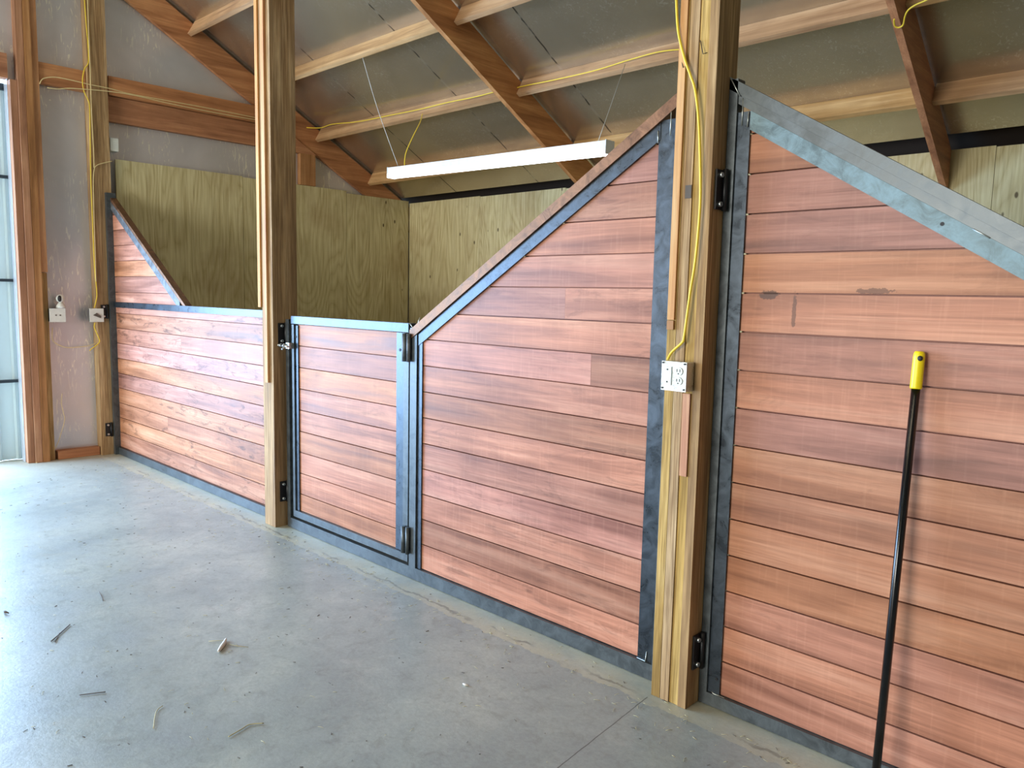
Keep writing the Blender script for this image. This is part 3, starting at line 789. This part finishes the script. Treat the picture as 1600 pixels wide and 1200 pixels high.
cable('power_cable', [on(0, -7.385, *p) for p in ((148.5, 504), (147.5, 511), (150, 518), (154, 527), (155.5, 534), (150, 540), (143, 545), (140, 548))], .0045, 'cable', 'short yellow cable tail hanging below the white box on the corner post')
cable('power_cable', [on(0, -7.45, *p) for p in ((82, 512), (82, 530), (90, 538), (105, 543), (125, 542), (140, 540), (150, 536))], .0035, 'palecable', 'slack brown cord sagging across the foil between the two white boxes')
cable('string', [on(0, -7.46, *p) for p in ((97, 615), (96, 630), (99, 645), (101, 655), (97, 672), (91, 690), (84, 703), (74, 713))][:-1]+[on(2, .006, 66, 719), on(2, .006, 57, 723)], .0030, 'palecable', 'thin pale string trailing down the foil to the floor beside the door jamb', 'string')

# ------------------------------------------------------------------ pole
topc = on(1, -.012, 1437, 549)
bot = on(1, -.16, 1367, 1232); bot = Vector((bot.x, bot.y, 0))
bot = on(2, 0, 1364.5, 1246)
ax = (topc-bot).normalized()
t = thing('pole', (bot.x, bot.y, 0), 'black pole with a bright yellow grip leaning against the right stall front', 'pole')
s0 = bot+ax*.012; e0 = topc-ax*.108
m = MB(); m.cyl(s0, e0, .0125, 20); m.build('shaft', 'blackgloss', t)
m = MB(); m.tube([e0-ax*.004, e0+ax*.0, e0+ax*.09, topc-ax*.006, topc], .0165, 20, taper=[.98, 1.02, 1, .92, .72]); gp = m.build('grip', 'yellow', t)
fr = Vector((.45, -.9, 0)).normalized()
m = MB(); hc = topc-ax*.02+fr*.0158; m.ball(hc, .008, (1, .6, 1)); m.build('hang_hole', 'dark', gp)

# ------------------------------------------------------------------ floor litter
rnd = random.Random(3)
m = MB()
for i in range(900):
    if rnd.random() < .55: x, y = rnd.uniform(-7.2, -.6), -rnd.uniform(.03, .2)-abs(rnd.gauss(0, .12))
    else: x, y = rnd.uniform(-7.2, .3), -rnd.uniform(.1, 2.2)
    L = rnd.uniform(.006, .026); a = rnd.uniform(0, math.pi); z = rnd.uniform(.0012, .004)
    dx, dy = math.cos(a)*L/2, math.sin(a)*L/2
    m.tube([(x-dx, y-dy, z), (x+dx*.1-dy*.15, y+dx*.15, z+.001), (x+dx, y+dy, z)], rnd.uniform(.0005, .001), 4)
tag(m.build('straw_litter', 'straw', origin=(-3, -.6, 0)), 'scattered short straw bits over the concrete floor', 'straw', kind='stuff')
m = MB()
for i in range(500):
    x, y = rnd.uniform(-7.2, .3), -rnd.uniform(.05, 2.3)
    L = rnd.uniform(.004, .018); a = rnd.uniform(0, math.pi)
    dx, dy = math.cos(a)*L/2, math.sin(a)*L/2
    m.tube([(x-dx, y-dy, .0015), (x+dx, y+dy, .0015)], rnd.uniform(.0006, .0013), 4)
tag(m.build('chaff_litter', 'twig', origin=(-3, -.6, 0)), 'scattered dark chaff specks over the concrete floor', 'chaff', kind='stuff')
def fl(*q, z=.004): return [on(2, z, *p) for p in q]
def strand(name, pts, r, mat, lab, cat):
    m = MB(); m.tube(smooth(pts, 4), r, 6); return tag(m.build(name, mat, origin=pts[0]), lab, cat)
t = thing('twig', fl((92, 992))[0], 'forked dark twig lying on the floor at the far left', 'twig')
m = MB(); m.tube(fl((109, 976), (98, 986), (88, 995), (80, 1002)), .0025, 6); m.build('twig_stem', 'twig', t)
m = MB(); m.tube(fl((93, 989), (89, 997), (86, 1003)), .002, 6); m.build('twig_fork', 'twig', t)
strand('straw_stalk', fl((254, 1103), (246, 1109), (242, 1120), (240, 1138)), .0016, 'straw', 'pale bent straw stalk standing out on the floor below the pale dry leaf', 'straw')
strand('straw_stalk', fl((412, 1130), (390, 1132), (378, 1139), (357, 1151)), .002, 'straw', 'long pale straw stalk near the bottom edge, right of the bent one', 'straw')
strand('straw_stalk', fl((124, 1086), (140, 1084), (165, 1081)), .0018, 'twig', 'straight dark stalk lying left of the bent pale straw stalk', 'straw')
strand('straw_stalk', fl((155, 925), (158, 931), (161, 938)), .002, 'twig', 'short dark stalk above and right of the forked twig', 'straw')
t = thing('dry_leaf', fl((348, 1008))[0], 'pale curled dry leaf with thin stems on the open floor', 'leaf')
m = MB(); c0 = fl((341, 1018), (345, 1012), (350, 1005), (353, 998), z=.008)
m.tube(smooth(c0, 4), .009, 8, taper=[.35+.65*math.sin(math.pi*(i+.5)/13) for i in range(13)]); m.build('leaf_blade', 'leaf', t)
m = MB(); m.tube(fl((355, 1006), (368, 1009), (388, 1011)), .0014, 5); m.tube(fl((326, 1002), (338, 1001), (350, 1001)), .0014, 5); m.build('leaf_stem', 'straw', t)
m = MB(); p = fl((727, 1070), z=.004)[0]; m.tube([p+Vector((-.014, 0, 0)), p, p+Vector((.012, .006, 0))], .005, 6, taper=[.4, 1, .5]); tag(m.build('wood_chip', 'leaf', origin=p), 'small pale wood chip on the floor in front of the middle stall front', 'wood chip')
m = MB(); p = fl((8, 957), z=.006)[0]; m.tube([p+Vector((-.02, 0, 0)), p+Vector((0, 0, .003)), p+Vector((.02, .01, 0))], .006, 6, taper=[.4, 1, .4]); tag(m.build('wood_chip', 'twig', origin=p), 'dark chip of bark at the left edge of the floor', 'wood chip')
